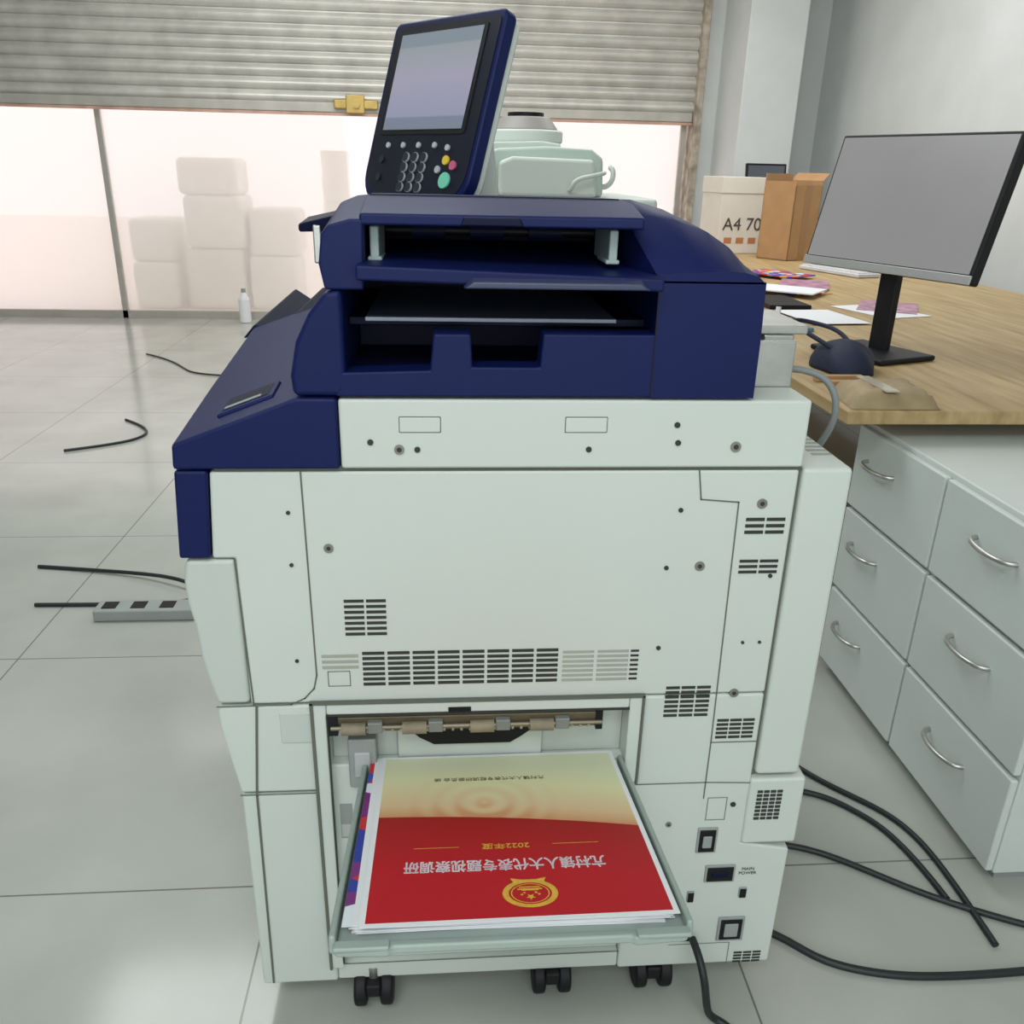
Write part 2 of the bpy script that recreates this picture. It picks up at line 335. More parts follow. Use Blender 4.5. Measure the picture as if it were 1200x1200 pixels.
# ---- document feeder
D=P
Y0=-.006
prism('adf_base_left',[(-.172,.975),(-.174,.998),(-.166,1.036),(-.150,1.067),(-.130,1.091),(-.112,1.094),(-.112,.975)],Y0,.55,NAVY,D,bevel=.007,seg=3)
prism('adf_base_front',[(-.125,.975),(-.118,1.003),(-.018,1.006),(-.014,1.047),(.028,1.047),(.030,1.010),(.106,1.010),(.109,1.048),(.238,1.048),(.238,.975)],Y0,.03,NAVY,D,bevel=.003)
box('adf_base_floor',-.125,.238,.03,.55,.975,1.000,NAVYD,D)
box('adf_base_backstep',-.112,.236,.16,.55,1.0,1.04,NAVYD,D,bevel=.003)
box('adf_inner_wall',-.112,.236,.30,.32,1.0,1.165,NAVYD,D)
box('adf_lower_tray',-.090,.195,.02,.28,1.057,1.0605,mat('adf_tray_grey',(.07,.085,.12),.35,noise=.05),D,bevel=.001)
box('adf_lower_tray_edge',-.090,.195,.016,.021,1.0565,1.0610,mat('adf_tray_edge',(.22,.25,.32),.35,noise=.05),D,bevel=.001)
box('adf_lower_tray_deck',-.112,.236,.05,.30,1.046,1.056,NAVYD,D,bevel=.002)
top0=[(.234,1.105),(.232,1.114),(.262,1.116),(.290,1.117),(.315,1.118),(.332,1.117),(.348,1.113),(.357,1.105)]
top1=[(.212,1.105),(.210,1.160),(.226,1.172),(.262,1.168),(.300,1.156),(.328,1.139),(.348,1.120),(.357,1.105)]
top2=[(.205,1.105),(.205,1.186),(.222,1.187),(.262,1.177),(.302,1.160),(.332,1.140),(.350,1.120),(.357,1.105)]
top3=[(.205,1.105),(.205,1.176),(.222,1.176),(.262,1.168),(.302,1.150),(.332,1.130),(.350,1.112),(.357,1.105)]
o=loft('adf_right_cover_top',[[(x,y,z) for x,z in t] for t,y in ((top0,Y0),(top1,.05),(top2,.12),(top3,.55))],NAVY,D)
for p in o.data.polygons:p.use_smooth=True
o.data.set_sharp_from_angle(angle=math.radians(32))
prism('adf_right_cover',[(.236,.975),(.359,.975),(.359,1.04),(.357,1.107),(.236,1.107)],Y0,.55,NAVY,D)
mesh('adf_cover_seam',[(.2355,-.0068,.977),(.2370,-.0068,.977),(.2370,-.0068,1.10),(.2355,-.0068,1.10)],[(0,1,2,3)],BLACK,D)
capA=[(-.130,1.093),(-.135,1.12),(-.131,1.15),(-.122,1.160),(-.100,1.166),(-.086,1.166),(-.088,1.093)]
capB=[(-.130,1.093),(-.135,1.12),(-.130,1.16),(-.120,1.178),(-.100,1.186),(-.086,1.186),(-.088,1.093)]
capC=[(x,min(z,1.176)) for x,z in capB]
loft('adf_left_cap',[[(x,y,z) for x,z in t] for t,y in ((capA,Y0),(capB,.10),(capC,.55))],NAVY,D,bevel=.003)
loft('adf_top_lid',[[(-.09,y,zl),(-.09,y,zh),(.215,y,zh),(.215,y,zl)] for y,zl,zh in ((Y0,1.160,1.172),(.06,1.160,1.184),(.12,1.160,1.187),(.55,1.150,1.176))],NAVY,D,bevel=.003)
prism('adf_lid_handle',[(.016,1.161),(.020,1.170),(.080,1.170),(.084,1.161)],Y0-.003,.01,NAVYD,D,bevel=.002)
multibox('adf_lid_seams',[(-.087,.205,.100,.102,1.1865,1.1879)],NAVYD,D)
loft('adf_middle_shelf',[[(-.094,-.03,1.106),(-.094,-.03,1.122),(.236,-.03,1.112),(.236,-.03,1.098)],[(-.094,.30,1.106),(-.094,.30,1.124),(.236,.30,1.124),(.236,.30,1.098)]],NAVY,D,bevel=.003)
loft('adf_shelf_handle',[[(.020,-.038,1.100),(.030,-.038,1.107),(.210,-.038,1.107),(.220,-.038,1.100)],[(.018,-.025,1.100),(.028,-.025,1.113),(.212,-.025,1.112),(.222,-.025,1.100)]],mat('navy_sheen',(.035,.045,.10),.3,noise=.05),D,bevel=.002)
GUIDE=mat('guide_pale_teal',(.34,.43,.42),.4,noise=.03)
for nme,x in (('guide_left',-.082),('guide_right',.182)):
    box(nme,x,x+.010,.02,.12,1.122,1.158,GUIDE,D,bevel=.002)
    box(nme+'_foot',x-.003,x+.013,.02,.08,1.121,1.126,GUIDE,D,bevel=.002)
cyl('adf_feed_shaft',(-.07,.12,1.148),(.18,.12,1.148),.006,BLACK,D)
for x in(-.02,.05,.12): cyl('adf_feed_roller',(x-.02,.12,1.148),(x+.02,.12,1.148),.011,NAVYD,D)
loft('adf_left_fin',[[(-.180,.16,1.140),(-.180,.16,1.150),(-.12,.12,1.166),(-.12,.12,1.145)],[(-.190,.30,1.140),(-.190,.30,1.150),(-.12,.30,1.166),(-.12,.30,1.145)]],NAVYD,D,bevel=.003)
box('adf_fin_metal',-.160,-.150,.14,.155,1.105,1.150,STEEL,D,bevel=.002)
box('adf_fin_metal_low',-.15,-.13,.13,.155,1.085,1.14,WHITE2,D,bevel=.004)
box('rear_bracket_side',.372,.430,.06,.065,.972,1.03,STEEL,P,bevel=.002)
box('rear_bracket_top',.40,.485,.16,.30,1.020,1.032,STEEL,P,bevel=.002)
box('rear_bracket_post',.425,.468,.16,.20,.972,1.02,STEEL,P,bevel=.003)
box('rear_bracket_block',.40,.47,.20,.30,.90,1.02,GREYP,P,bevel=.004)
cyl('bracket_bolt_a',(.438,.16,.987),(.438,.155,.987),.006,DARK,P);cyl('bracket_bolt_b',(.455,.16,1.005),(.455,.155,1.005),.005,DARK,P)
tube('grey_harness',[(.42,.12,.985),(.47,.11,.985),(.50,.10,.975),(.515,.09,.93),(.512,.12,.88),(.51,.2,.80)],.0045,CABLEG,P)
# ---- control panel
yaw=math.radians(50);tl=math.radians(18)
r=Vector((math.cos(yaw),-math.sin(yaw),0));nh=Vector((-math.sin(yaw),-math.cos(yaw),0))
u=Vector((0,0,math.cos(tl)))-nh*math.sin(tl);nn=r.cross(u)
M=frame((-.020,.62,1.300),r,u,nn)
def rr(w,h,rad,k=6,cx=0,cy=0,rb=None):
    pts=[]
    rb=rb or rad
    for (sx,sy,a0,ra) in ((1,1,0,rad),(-1,1,90,rad),(-1,-1,180,rb),(1,-1,270,rb)):
        for i in range(k+1):
            a=math.radians(a0+90*i/k);pts.append((cx+sx*(w/2-ra)+ra*math.cos(a),cy+sy*(h/2-ra)+ra*math.sin(a)))
    return pts
def rrect(w,h,rt,rb,k=6,cx=0,cy=0):
    pts=[]
    for (sx,sy,a0,ra) in ((1,1,0,rt),(-1,1,90,rt),(-1,-1,180,rb),(1,-1,270,rb)):
        ox=cx+sx*(w/2-ra);oy=cy+sy*(h/2-ra)
        for i in range(k+1):
            a=math.radians(a0+90*i/k);pts.append((ox+ra*math.cos(a),oy+ra*math.sin(a)))
    return pts
prismz('panel_back_white',rrect(.274,.296,.016,.045),-.030,-.013,WHITE,P,bevel=.006,M=M)
prismz('panel_bezel',rrect(.284,.306,.016,.052),-.014,.010,NAVY,P,bevel=.005,M=M)
prismz('panel_face',rrect(.266,.286,.012,.046),.009,.0112,mat('panel_face_dark',(.008,.010,.024),.35,noise=.05,spec=.3),P,M=M)
prismz('screen_frame',rrect(.226,.172,.006,.006,cx=-.006,cy=.048),.0105,.0125,BLACK,P,M=M)
def screenmat():
    m=mat('touch_screen',(.10,.11,.13),.15);nt=m.node_tree;b=nt.nodes['Principled BSDF']
    tc=nt.nodes.new('ShaderNodeTexCoord');sp=nt.nodes.new('ShaderNodeSeparateXYZ')
    r2=nt.nodes.new('ShaderNodeValToRGB');e=r2.color_ramp.elements;e[0].color=(.13,.16,.20,1);e[1].color=(.17,.21,.25,1)  # lavender-grey gradient is a reflection painted in, shown through emission
    for p,c in ((.12,(.14,.16,.24,1)),(.14,(.25,.25,.37,1)),(.55,(.32,.29,.38,1)),(.85,(.25,.28,.30,1)),(.87,(.17,.21,.24,1))):
        k=e.new(p);k.color=c
    nt.links.new(tc.outputs['Generated'],sp.inputs[0]);nt.links.new(sp.outputs[2],r2.inputs['Fac']);nt.links.new(r2.outputs[0],b.inputs['Emission Color']);b.inputs['Emission Strength'].default_value=.85
    return m
box('touch_screen',-.110,.098,-.030,.128,.012,.0132,screenmat(),P,M=M)
BW=mat('button_white',(.5,.52,.58),.4,noise=.03);BG=mat('button_green',(.2,.7,.5),.4,noise=.03);BY=mat('button_yellow',(.85,.6,.05),.4,noise=.03);BP=mat('button_pink',(.6,.12,.25),.4,noise=.03);BD=mat('button_dark',(.015,.018,.035),.4,noise=.03)
def btn(n,a,b,rad,m): cyl(n,M@Vector((a,b,.010)),M@Vector((a,b,.0145)),rad,m,P,n=18)
for i in range(4): btn('mode_button_%d'%i,-.085+.042*i,-.056,.0048,BW)
for i in range(3):
    for j in range(4):
        btn('key_ring_%d_%d'%(i,j),-.028+.024*i,-.076-.0165*j,.0082,BW)
        cyl('key_%d_%d'%(i,j),M@Vector((-.028+.024*i,-.076-.0165*j,.010)),M@Vector((-.028+.024*i,-.076-.0165*j,.0150)),.0076,BD,P,n=18)
for i in range(2): btn('left_button_%d'%i,-.095,-.08-.03*i,.006,BD)
btn('clear_button',.075,-.060,.005,BW);btn('yellow_button',.078,-.080,.0075,BY);btn('pink_button',.098,-.088,.0075,BP);btn('white_button',.062,-.095,.006,BW)
btn('start_button',.085,-.112,.013,BG)
loft('panel_arm',[[(.02,.66,1.0),(.10,.66,1.0),(.10,.74,1.0),(.02,.74,1.0)],[(.02,.66,1.15),(.10,.66,1.15),(.10,.74,1.15),(.02,.74,1.15)],[(.03,.67,1.27),(.085,.67,1.27),(.085,.72,1.27),(.03,.72,1.27)]],WHITE,P,bevel=.008)
# casters
for i,(x,y) in enumerate([(-.118,.014),(.160,.020),(.322,.022),(-.12,.62),(.34,.62)]):
    cyl('caster_stem_%d'%i,(x,y,.03),(x,y,.075),.012,STEEL,P)
    box('caster_fork_%d'%i,x-.012,x+.012,y-.026,y+.026,.030,.054,BLACK,P,bevel=.004)
    for s in(-1,1): cyl('caster_wheel_%d'%i,(x+s*.010,y,.0305),(x+s*.030,y,.0305),.0305,BLACK,P,n=24,bevel=.005)
# ---- tray
al=math.atan2(.07,.35)
T=Matrix(((1,0,0,0),(0,-math.cos(al),math.sin(al),0),(0,math.sin(al),math.cos(al),.45),(0,0,0,1)))
L=.352
box('tray_plate',-.110,.236,-.005,L,-.004,.0,TRAYM,P,bevel=.002,M=T)
box('tray_rim_left',-.117,-.110,-.005,L,-.008,.012,TRAYM,P,bevel=.003,M=T)
box('tray_rim_right',.235,.242,-.005,L,-.008,.012,TRAYM,P,bevel=.003,M=T)
prismz('tray_front_lip',[(-.117,L-.006),(-.110,L+.005),(-.06,L+.008),(-.055,L+.004),(.178,L+.004),(.183,L+.008),(.234,L+.005),(.242,L-.006)],-.008,.002,TRAYM,P,bevel=.003,M=T)
box('tray_handle_left',-.112,-.058,L-.004,L+.009,.000,.005,TRAYM,P,bevel=.002,M=T)
box('tray_handle_right',.184,.238,L-.004,L+.009,.000,.005,TRAYM,P,bevel=.002,M=T)
# ---- paper
PS=empty('printed_paper_stack')
def pbox(n,x0,x1,v0,v1,w0,w1,m,rot=0,c=(.065,.16)):
    R=Matrix.Translation((c[0],c[1],0))@Matrix.Rotation(rot,4,'Z')@Matrix.Translation((-c[0],-c[1],0))
    return box(n,x0,x1,v0,v1,w0,w1,m,PS,M=T@R)
def colourmat():
    m=mat('colour_print',(.5,.5,.5),.5);nt=m.node_tree;b=nt.nodes['Principled BSDF']
    tc=nt.nodes.new('ShaderNodeTexCoord');n=nt.nodes.new('ShaderNodeTexVoronoi');n.inputs['Scale'].default_value=38
    sp=nt.nodes.new('ShaderNodeSeparateXYZ')
    r2=nt.nodes.new('ShaderNodeValToRGB');r2.color_ramp.interpolation='CONSTANT'
    cols=[(0,(.02,.04,.35,1)),(.25,(.75,.8,.85,1)),(.4,(.6,.02,.03,1)),(.6,(.03,.08,.5,1)),(.72,(.8,.5,.05,1)),(.85,(.2,.02,.2,1))]
    e=r2.color_ramp.elements;e[0].position=0;e[0].color=cols[0][1];e[1].position=cols[1][0];e[1].color=cols[1][1]
    for p,c in cols[2:]:
        x=e.new(p);x.color=c
    nt.links.new(tc.outputs['Object'],n.inputs['Vector']);nt.links.new(n.outputs['Color'],sp.inputs[0]);nt.links.new(sp.outputs[0],r2.inputs['Fac']);nt.links.new(r2.outputs[0],b.inputs['Base Color'])
    return m
CP=colourmat()
for i in range(6):
    w=.0004+i*.0016
    pbox('sheets_%d'%i,-.096+random.uniform(-.002,.003),.222+random.uniform(-.003,.008),.0+random.uniform(-.01,.01),.335,w,w+.0013,PAPERW,rot=random.uniform(-.014,.014))
pbox('colour_sheet_low',-.106,.215,-.0,.337,.0104,.0109,CP,rot=.0)
pbox('white_sheet',-.098,.228,-.015,.334,.0112,.0117,PAPERW,rot=-.014)
def covermat():
    m=mat('red_gold_cover_print',(.6,.01,.01),.45,spec=.3);nt=m.node_tree;b=nt.nodes['Principled BSDF'];Lk=nt.links
    uv=nt.nodes.new('ShaderNodeUVMap');uv.uv_map='uv';sp=nt.nodes.new('ShaderNodeSeparateXYZ');Lk.new(uv.outputs[0],sp.inputs[0])
    def mth(op,a,b2=None,c=None):
        k=nt.nodes.new('ShaderNodeMath');k.operation=op
        for i,v in enumerate((a,b2,c)):
            if v is None: continue
            if isinstance(v,(int,float)): k.inputs[i].default_value=v
            else: Lk.new(v,k.inputs[i])
        return k.outputs[0]
    x=sp.outputs[0];v=sp.outputs[1]
    bd=mth('ADD',mth('MULTIPLY',x,.01),mth('MULTIPLY_ADD',mth('MULTIPLY',x,x),.10,.435))
    red=mth('GREATER_THAN',v,bd)
    near=mth('MULTIPLY_ADD',mth('SUBTRACT',v,bd),2.6,1.0)
    dx=mth('SUBTRACT',x,.42);dy=mth('MULTIPLY',mth('SUBTRACT',v,.36),1.1);d=mth('SQRT',mth('ADD',mth('MULTIPLY',dx,dx),mth('MULTIPLY',dy,dy)))
    fade=mth('MAXIMUM',mth('SUBTRACT',.12,mth('MULTIPLY',d,.35)),0)
    ring=mth('MULTIPLY',mth('SINE',mth('MULTIPLY',d,75)),fade)
    fac=mth('ADD',near,ring)
    r2=nt.nodes.new('ShaderNodeValToRGB');e=r2.color_ramp.elements
    e[0].position=0;e[0].color=(.72,.75,.52,1);e[1].position=1;e[1].color=(.62,.30,.14,1)
    k=e.new(.35);k.color=(.76,.74,.44,1);k=e.new(.8);k.color=(.72,.52,.30,1)
    Lk.new(fac,r2.inputs[0])
    r3=nt.nodes.new('ShaderNodeValToRGB');e=r3.color_ramp.elements;e[0].position=0;e[0].color=(.36,.008,.006,1);e[1].position=.3;e[1].color=(.50,.002,.010,1)
    Lk.new(mth('SUBTRACT',v,bd),r3.inputs[0])
    mx=nt.nodes.new('ShaderNodeMixRGB');Lk.new(red,mx.inputs[0]);Lk.new(r2.outputs[0],mx.inputs[1]);Lk.new(r3.outputs[0],mx.inputs[2])
    mg=mth('LESS_THAN',mth('MINIMUM',mth('MINIMUM',x,mth('SUBTRACT',1,x)),mth('MULTIPLY',mth('MINIMUM',v,mth('SUBTRACT',1,v)),1.1)),.018)
    m2=nt.nodes.new('ShaderNodeMixRGB');Lk.new(mg,m2.inputs[0]);Lk.new(mx.outputs[0],m2.inputs[1]);m2.inputs[2].default_value=(.82,.83,.86,1)
    Lk.new(m2.outputs[0],b.inputs['Base Color']);return m
CX0,CX1,CV0,CV1=-.090,.230,-.012,.342
WT=.0128
R=Matrix.Translation((.065,.16,0))@Matrix.Rotation(-.006,4,'Z')@Matrix.Translation((-.065,-.16,0))
TP=T@R
nx,ny=8,24;vs=[];fs=[];uvs=[]
for j in range(ny+1):
    for i in range(nx+1):
        a=i/nx;b_=j/ny;vs.append(TP@Vector((CX0+(CX1-CX0)*a,CV0+(CV1-CV0)*b_,WT)));uvs.append((a,b_))
for j in range(ny):
    for i in range(nx): k=j*(nx+1)+i;fs.append((k,k+1,k+nx+2,k+nx+1))
cov=mesh('cover_sheet',vs,fs,covermat(),PS)
ul=cov.data.uv_layers.new(name='uv')
for lp in cov.data.loops: ul.data[lp.index].uv=uvs[lp.vertex_index]
sd=cov.modifiers.new('s','SOLIDIFY');sd.thickness=.0004;sd.offset=0
def on(a,v,w=WT+.0004):
    p=TP@Vector((CX0+(CX1-CX0)*a,CV0+(CV1-CV0)*v,w))
    vdir=(TP.to_3x3()@Vector((0,1,0)));wd=TP.to_3x3()@Vector((0,0,1))
    return frame(p,Vector((-1,0,0)),vdir,wd)
for k,(da,dv) in enumerate([(0,0),(.0022,0),(.0011,.0016)]):   # heavy stroke
    text('cover_title_%d'%k,'亢村镇人大代表专题视察调研',.0225,INKW,on(.47+da,.728+dv),PS,xs=.76)
text('cover_year','2022年度',.0125,GOLD,on(.48,.63),PS,xs=1.1)
text('cover_small','亢村镇人大代表专题调研委员会 编',.0095,INKD,on(.45,.19),PS)
for k,(a,b_) in enumerate([(.13,.34),(.62,.84)]):
    p=on((a+b_)/2,.63);box('gold_rule_%d'%k,-(b_-a)*.12,(b_-a)*.12,-.0004,.0004,0,.0001,GOLD,PS,M=p)
E=on(.54,.880)
def ring(n,r0,r1,m,M,sy=1,w=.0001,N=40):
    vs=[];fs=[]
    for i in range(N):
        a=2*math.pi*i/N
        vs+=[(r0*math.cos(a),r0*sy*math.sin(a),w),(r1*math.cos(a),r1*sy*math.sin(a),w)]
    for i in range(N): j=(i+1)%N;fs.append((2*i,2*i+1,2*j+1,2*j))
    return mesh(n,vs,fs,m,PS,M=M)
ring('emblem_ring',.0225,.029,GOLD,E,.80)
ring('emblem_inner_line',.0190,.0203,GOLD,E,.80)
for cx,cy,rs in [(0,.006,.0055),(-.009,.002,.0023),(-.006,-.001,.0023),(.006,-.001,.0023),(.009,.002,.0023)]:
    vs=[(cx+(rs if i%2==0 else rs*.4)*math.sin(math.pi*i/5),cy+(rs if i%2==0 else rs*.4)*math.cos(math.pi*i/5),.0001) for i in range(10)]
    mesh('emblem_star',vs,[tuple(range(10))],GOLD,PS,M=E)
multibox('emblem_gate',[(-.013,.013,-.008,-.006,0,.0001),(-.009,.009,-.006,-.0045,0,.0001),(-.011,.011,-.0112,-.0095,0,.0001)],GOLD,PS,M=E)
prismz('emblem_base',[(-.016,-.018),(.016,-.018),(.019,-.026),(.008,-.023),(-.008,-.023),(-.019,-.026)],.0,.0003,GOLD,PS,M=E)

# ---------------------------------------------------------------- cables
def fl(n,pts,r=.0055,m=CABLE): return tube(n,[(x,y,z) for x,y,z in pts],r,m)
r_=.006
fl('power_cable',[(.372,-.012,.125),(.378,-.06,.12),(.385,-.07,.05),(.40,-.055,r_),(.437,-.075,r_),(.47,-.17,r_),(.5,-.3,r_)],.006)
fl('power_cable',[(.70,.66,r_),(.74,.57,r_),(.79,.48,r_),(.877,.40,r_),(.93,.32,r_),(.935,.2,r_),(.93,.05,r_)],.006)
fl('power_cable',[(.58,.50,r_),(.68,.46,r_),(.77,.45,r_),(.84,.38,r_),(.89,.30,r_),(.90,.15,r_)],.006)
fl('power_cable',[(.53,.30,r_),(.60,.31,r_),(.70,.29,r_),(.79,.219,r_),(.92,.12,r_),(1.1,.05,r_)],.006)
fl('power_cable',[(.50,.12,r_),(.56,.10,r_),(.60,.04,r_),(.688,.006,r_),(.80,-.01,r_),(1.0,0,r_)],.0065)
fl('floor_cable',[(-2.0,4.9,r_),(-1.75,4.7,r_),(-1.6,4.35,r_),(-1.47,4.3,r_),(-1.2,4.25,r_)],.005)
fl('floor_cable',[(-1.6,3.3,r_),(-1.43,3.15,r_),(-1.40,3.0,r_),(-1.5,2.9,r_),(-1.7,2.8,r_)],.006)
fl('floor_cable',[(-1.3,1.6,r_),(-1.0,1.55,r_),(-.85,1.47,.03),(-.75,1.42,.02),(-.74,1.36,r_),(-.80,1.33,r_),(-1.2,1.34,r_)],.006)
ps=empty('power_strip');box('strip_body',-1.0,-.72,1.24,1.31,0,.035,GREYP,ps,bevel=.006)
for i in range(3): box('strip_socket_%d'%i,-.98+.08*i,-.94+.08*i,1.255,1.295,.034,.037,BLACK,ps,bevel=.002)

# ---------------------------------------------------------------- right side: cabinet, desk
cb=empty('drawer_cabinet')
box('carcass',1.0,1.45,.18,.94,.03,.68,CAB,cb,bevel=.004)
box('plinth',1.02,1.43,.20,.92,0,.03,GREYP,cb)
for i,(y0,y1) in enumerate([(.182,.556),(.564,.938)]):
    for j,(z0,z1) in enumerate([(.035,.24),(.25,.46),(.47,.67)]):
        box('drawer_%d_%d'%(i,j),.985,1.0,y0,y1,z0,z1,CAB,cb,bevel=.004)
        yc=(y0+y1)/2+(.06 if i else 0);zc=z1-.07
        tube('pull_%d_%d'%(i,j),[(.986,yc-.06,zc),(.968,yc-.058,zc),(.957,yc-.03,zc),(.955,yc,zc),(.957,yc+.03,zc),(.968,yc+.058,zc),(.986,yc+.06,zc)],.005,STEEL,cb)
dk=empty('office_desk')
box('desk_top',.86,2.55,.76,5.6,.72,.75,WOOD,dk,bevel=.004)
for i,(x,y) in enumerate([(1.55,.9),(2.45,.9),(2.45,5.4),(.98,3.0),(.98,5.4),(2.45,3.0)]):
    box('desk_leg_%d'%i,x-.03,x+.03,y-.03,y+.03,0,.72,ALU,dk,bevel=.003)
box('desk_modesty_panel',2.40,2.42,.9,5.4,.25,.72,WOOD,dk)
wb=empty('a4_paper_carton')
bM=Matrix.Translation((1.82,4.62,.751))@Matrix.Rotation(.12,4,'Z')
box('carton_body',-.16,.14,-.15,.15,0,.44,BOXW,wb,bevel=.004,M=bM)
box('carton_lid',-.165,.145,-.155,.155,.35,.445,BOXW,wb,bevel=.004,M=bM)
text('carton_print','A4 70',.105,mat('carton_ink',(.08,.06,.05),.6),bM@frame((-.01,-.1525,.17),(1,0,0),(0,0,1),(0,-1,0)),wb,ext=.0008)
multibox('carton_icons',[(-.12+.08*i,-.07+.08*i,-.1515,-.149,.06,.095) for i in range(3)],mat('carton_orange',(.5,.2,.08),.6),wb,M=bM)
kb=empty('cardboard_box')
kM=Matrix.Translation((2.01,4.18,.751))@Matrix.Rotation(.55,4,'Z')
t_=.006;W,Dp,H=.12,.11,.43
for n,a in (('side_l',(-W,-W+t_,-Dp,Dp,0,H)),('side_r',(W-t_,W,-Dp,Dp,0,H)),('side_f',(-W,W,-Dp,-Dp+t_,0,H-.02)),('side_b',(-W,W,Dp-t_,Dp,0,H+.04)),('bottom',(-W,W,-Dp,Dp,0,t_))):
    box(n,*a,CARD,kb,M=kM)
prism('flap_right',[(W,H),(W+.05,H+.04),(W+.05,H+.046),(W,H+.006)],-Dp,Dp,CARD,kb,M=kM)
box('tape',-.03,.03,-Dp-.002,-Dp,0,H-.02,mat('tape_brown',(.36,.19,.08),.3),kb,M=kM)
tb=empty('tablet_frame')
tM=Matrix.Translation((2.16,5.0,.75))@Matrix.Rotation(-.2,4,'X')
box('case',-.14,.14,-.01,.01,.0,.54,BLACK,tb,bevel=.006,M=tM)
box('glass_face',-.125,.125,-.0125,-.009,.39,.525,mat('tablet_glass',(.08,.09,.11),.1),tb,M=tM)
# monitor
mo=empty('computer_monitor')
mb=Matrix.Translation((1.185,1.36,.75))@Matrix.Rotation(math.radians(-68),4,'Z')
mM=mb@Matrix.Translation((0,0,.24))@Matrix.Rotation(math.radians(-14),4,'X')@Matrix.Translation((0,0,-.24))
box('housing',-.28,.28,-.010,.026,.225,.585,BLACK,mo,bevel=.006,M=mM)
box('screen',-.270,.270,-.0125,-.009,.248,.576,mat('monitor_screen',(.36,.34,.36),.25,noise=.06,nscale=2),mo,M=mM)
box('bezel_bottom',-.28,.28,-.014,-.008,.223,.246,mat('monitor_silver',(.45,.45,.45),.3,metal=.5),mo,bevel=.002,M=mM)
box('neck',-.03,.03,.03,.055,.01,.36,BLACK,mo,bevel=.006,M=mb)
box('foot',-.13,.13,-.09,.12,.001,.016,BLACK,mo,bevel=.006,M=mb)
ky=empty('keyboard')
kM2=Matrix.Translation((2.02,3.45,.752))@Matrix.Rotation(math.radians(-72),4,'Z')
box('keyboard_base',-.22,.22,-.07,.07,0,.018,mat('keyboard_white',(.62,.62,.65),.5),ky,bevel=.004,M=kM2)
multibox('keys',[(-.21+.028*i,-.21+.028*i+.023,-.062+.025*j,-.062+.025*j+.020,.018,.024) for i in range(15) for j in range(5)],mat('keycap',(.7,.7,.73),.5),ky,M=kM2)
mg=empty('magazine_pile')
MC=mat('magazine_cover',(.45,.22,.32),.4,noise=.5,nscale=25)
for i,(x,y,a) in enumerate([(1.50,2.75,.2),(1.62,2.9,-.4),(1.62,3.25,.6),(1.42,2.62,.9)]):
    mmm=Matrix.Translation((x,y,.751+.006*i))@Matrix.Rotation(a,4,'Z')
    box('magazine_%d'%i,-.105,.105,-.148,.148,0,.005,(CP,MC,CP,PAPERW)[i],mg,M=mmm)
lp=empty('loose_papers')
for i,(x,y,a) in enumerate([(1.62,2.15,.3),(1.70,2.25,-.5),(1.32,1.98,.1)]):
    box('sheet_%d'%i,-.105,.105,-.148,.148,0,.0015,PAPERW if i!=1 else MC,lp,M=Matrix.Translation((x,y+ .02,.751+.002*i))@Matrix.Rotation(a,4,'Z'))
bk=empty('black_notebook');box('notebook_cover',1.20,1.36,2.18,2.46,.751,.768,BLACK,bk,bevel=.004);box('notebook_pages',1.205,1.365,2.185,2.455,.754,.765,PAPERW,bk)
bp=empty('blue_folder');box('folder_cover',1.02,1.18,1.72,1.95,.751,.763,mat('folder_blue',(.10,.22,.28),.5),bp,bevel=.003);box('folder_sheets',1.025,1.185,1.725,1.945,.754,.760,PAPERW,bp)
# dark blue soft pouch with a strap loop
hs=empty('navy_pouch')
HB=mat('pouch_navy',(.006,.012,.04),.7,noise=.2,bump=.6,bscale=60)
vs=[];fs=[];n=24;rw=8;random.seed(3)
for j in range(rw+1):
    t=j/rw;s=max(.05,(1-t**2.2))**.5
    for i in range(n):
        a=2*math.pi*i/n;f=1+.08*math.sin(3*a+1)+.05*math.sin(5*a+3*t)
        vs.append((1.03+.075*f*s*math.cos(a),1.17+.10*f*s*math.sin(a),.752+.075*t))
for j in range(rw):
    for i in range(n): fs.append((j*n+i,j*n+(i+1)%n,(j+1)*n+(i+1)%n,(j+1)*n+i))
fs.append(tuple(range(n)));fs.append(tuple(rw*n+i for i in range(n)))
mesh('pouch_body',vs,fs,HB,hs,smooth=True)
tube('strap',[(1.0,1.14,.80),(.945,1.22,.835),(.93,1.33,.845),(.99,1.42,.84),(1.05,1.40,.83),(1.07,1.28,.83),(1.06,1.20,.80)],.006,HB,hs)
st=empty('white_marker_stand')
cyl('rod',(.91,1.36,.757),(.915,1.37,.86),.005,PAPERW,st);cyl('rod_cap',(.915,1.37,.86),(.916,1.372,.88),.007,PAPERW,st);cyl('rod_foot',(.91,1.36,.751),(.91,1.36,.759),.018,PAPERW,st)
pk=empty('brown_paper_package')
PK=mat('crumpled_kraft',(.33,.25,.14),.6,noise=.15,nscale=20,bump=.8,bscale=25)
random.seed(9);n=10;vs=[];fs=[]
for j in range(n+1):
    for i in range(n+1):
        a=i/n;b_=j/n;e=min(a,1-a,b_,1-b_)
        vs.append((.875+.20*a+.02*b_,.775+.17*b_-.005*a,.751+.035*min(1,e*6)**.5+(random.uniform(-.003,.003) if e>0 else 0)))
for j in range(n):
    for i in range(n): k=j*(n+1)+i;fs.append((k,k+1,k+n+2,k+n+1))
mesh('package_body',vs,fs,PK,pk,smooth=True)
box('package_tape',.95,.98,.785,.93,.786,.789,mat('clear_tape',(.5,.45,.35),.2),pk)
wr=empty('wooden_scraps')
box('scrap_a',.90,1.02,1.03,1.05,.751,.765,CARD,wr);box('scrap_b',.92,1.08,.985,1.005,.751,.762,CARD,wr)

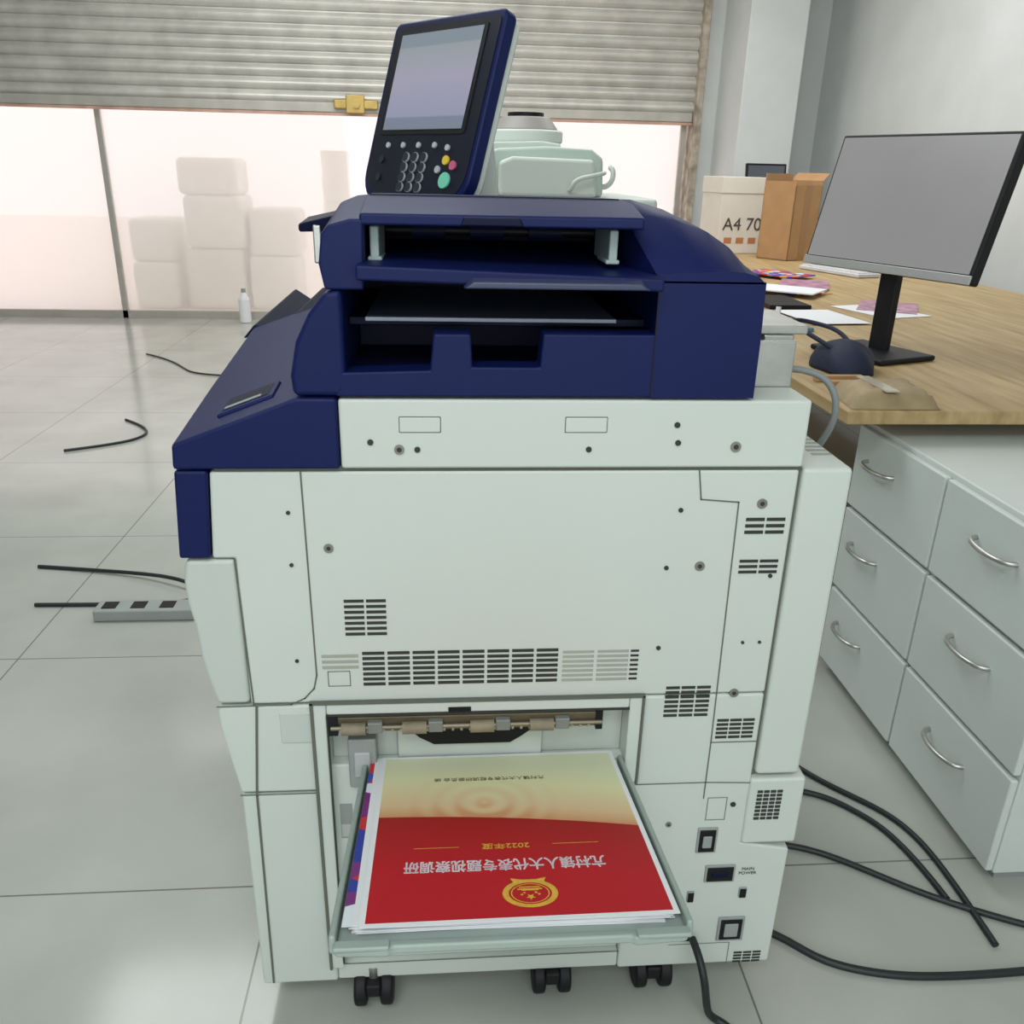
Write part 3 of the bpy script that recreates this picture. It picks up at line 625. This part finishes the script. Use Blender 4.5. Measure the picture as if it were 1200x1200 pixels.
# ---------------------------------------------------------------- second copier behind
C2=empty('photocopier')
box('body',.08,.62,1.75,2.35,.08,1.02,TEAL,C2,bevel=.01)
box('base',.10,.60,1.78,2.33,.0,.08,GREYP,C2,bevel=.005)
box('scanner_deck',.06,.64,1.73,2.36,1.03,1.14,WHITE,C2,bevel=.012)
prism('feeder_hump',[(.12,1.14),(.12,1.245),(.15,1.272),(.30,1.28),(.44,1.275),(.475,1.25),(.48,1.14)],1.78,2.3,TEAL,C2,bevel=.012)
prism('feeder_step',[(.16,1.14),(.16,1.235),(.20,1.25),(.44,1.245),(.455,1.14)],1.73,1.79,WHITE,C2,bevel=.012)
prism('feeder_lid',[(.08,1.265),(.10,1.290),(.30,1.297),(.36,1.290),(.36,1.265)],1.9,2.3,WHITE,C2,bevel=.006)
tube('grab_handle',[(.37,1.73,1.16),(.37,1.69,1.16),(.37,1.68,1.19),(.42,1.68,1.20),(.47,1.68,1.21),(.47,1.73,1.21)],.006,WHITE,C2)
tube('side_handle',[(.48,1.80,1.17),(.51,1.78,1.17),(.515,1.78,1.22),(.50,1.80,1.225)],.008,WHITE,C2)
cyl('round_tray',(.27,2.15,1.295),(.27,2.15,1.335),.125,WHITE,C2,n=36,bevel=.008)
cyl('round_tray_top',(.27,2.15,1.335),(.27,2.15,1.375),.11,mat('copier_beige_grey',(.30,.28,.26),.5,noise=.05),C2,n=36,r1=.08,bevel=.005)
cyl('round_tray_cap',(.27,2.15,1.375),(.27,2.15,1.388),.06,BLACK,C2,n=36)

# ---------------------------------------------------------------- lights
W=bpy.data.worlds.new('World');S.world=W;W.use_nodes=True
W.node_tree.nodes['Background'].inputs[0].default_value=(1,.925,.92,1);W.node_tree.nodes['Background'].inputs[1].default_value=1.35
def area(n,loc,tgt,sx,sy,e,col=(1,1,1)):
    l=bpy.data.lights.new(n,'AREA');l.shape='RECTANGLE';l.size=sx;l.size_y=sy;l.energy=e;l.color=col
    o=link(bpy.data.objects.new(n,l));o.location=loc;o.rotation_euler=(Vector(tgt)-Vector(loc)).to_track_quat('-Z','Y').to_euler();return o
area('ceiling_light_front',(-.3,-1.6,2.85),(.1,-.6,.6),2.2,1.2,50,(.95,1,1))
area('ceiling_light_middle',(-.8,2.0,2.9),(-.8,2.0,0),2.0,1.2,45,(.96,1,1))
area('ceiling_light_window',(-.8,4.6,2.9),(-.8,5.6,1.2),2.4,.8,50,(1,.99,.97))
area('ceiling_light_desk',(1.6,3.6,2.9),(1.8,3.9,0),1.2,1.6,50,(.98,1,1))
area('camera_side_fill',(0,-3.4,1.5),(0,0,.7),3.6,2.2,52,(.95,1,1))  # added soft fill for the printer face; the wall behind has no shopfront

# ---------------------------------------------------------------- camera
psi,th,ro=[math.radians(a) for a in (4.7,22,1.37)]
F=Vector((math.sin(psi)*math.cos(th),math.cos(psi)*math.cos(th),-math.sin(th)))
R0=Vector((math.cos(psi),-math.sin(psi),0));U0=R0.cross(F)
Rv=R0*math.cos(ro)+U0*math.sin(ro);Uv=-R0*math.sin(ro)+U0*math.cos(ro)
cd=bpy.data.cameras.new('camera');cd.sensor_width=36;cd.lens=30;cd.clip_start=.02
co=bpy.data.objects.new('camera',cd);S.collection.objects.link(co)
co.matrix_world=frame((0,-.96,1.22),Rv,Uv,-F)
S.camera=co
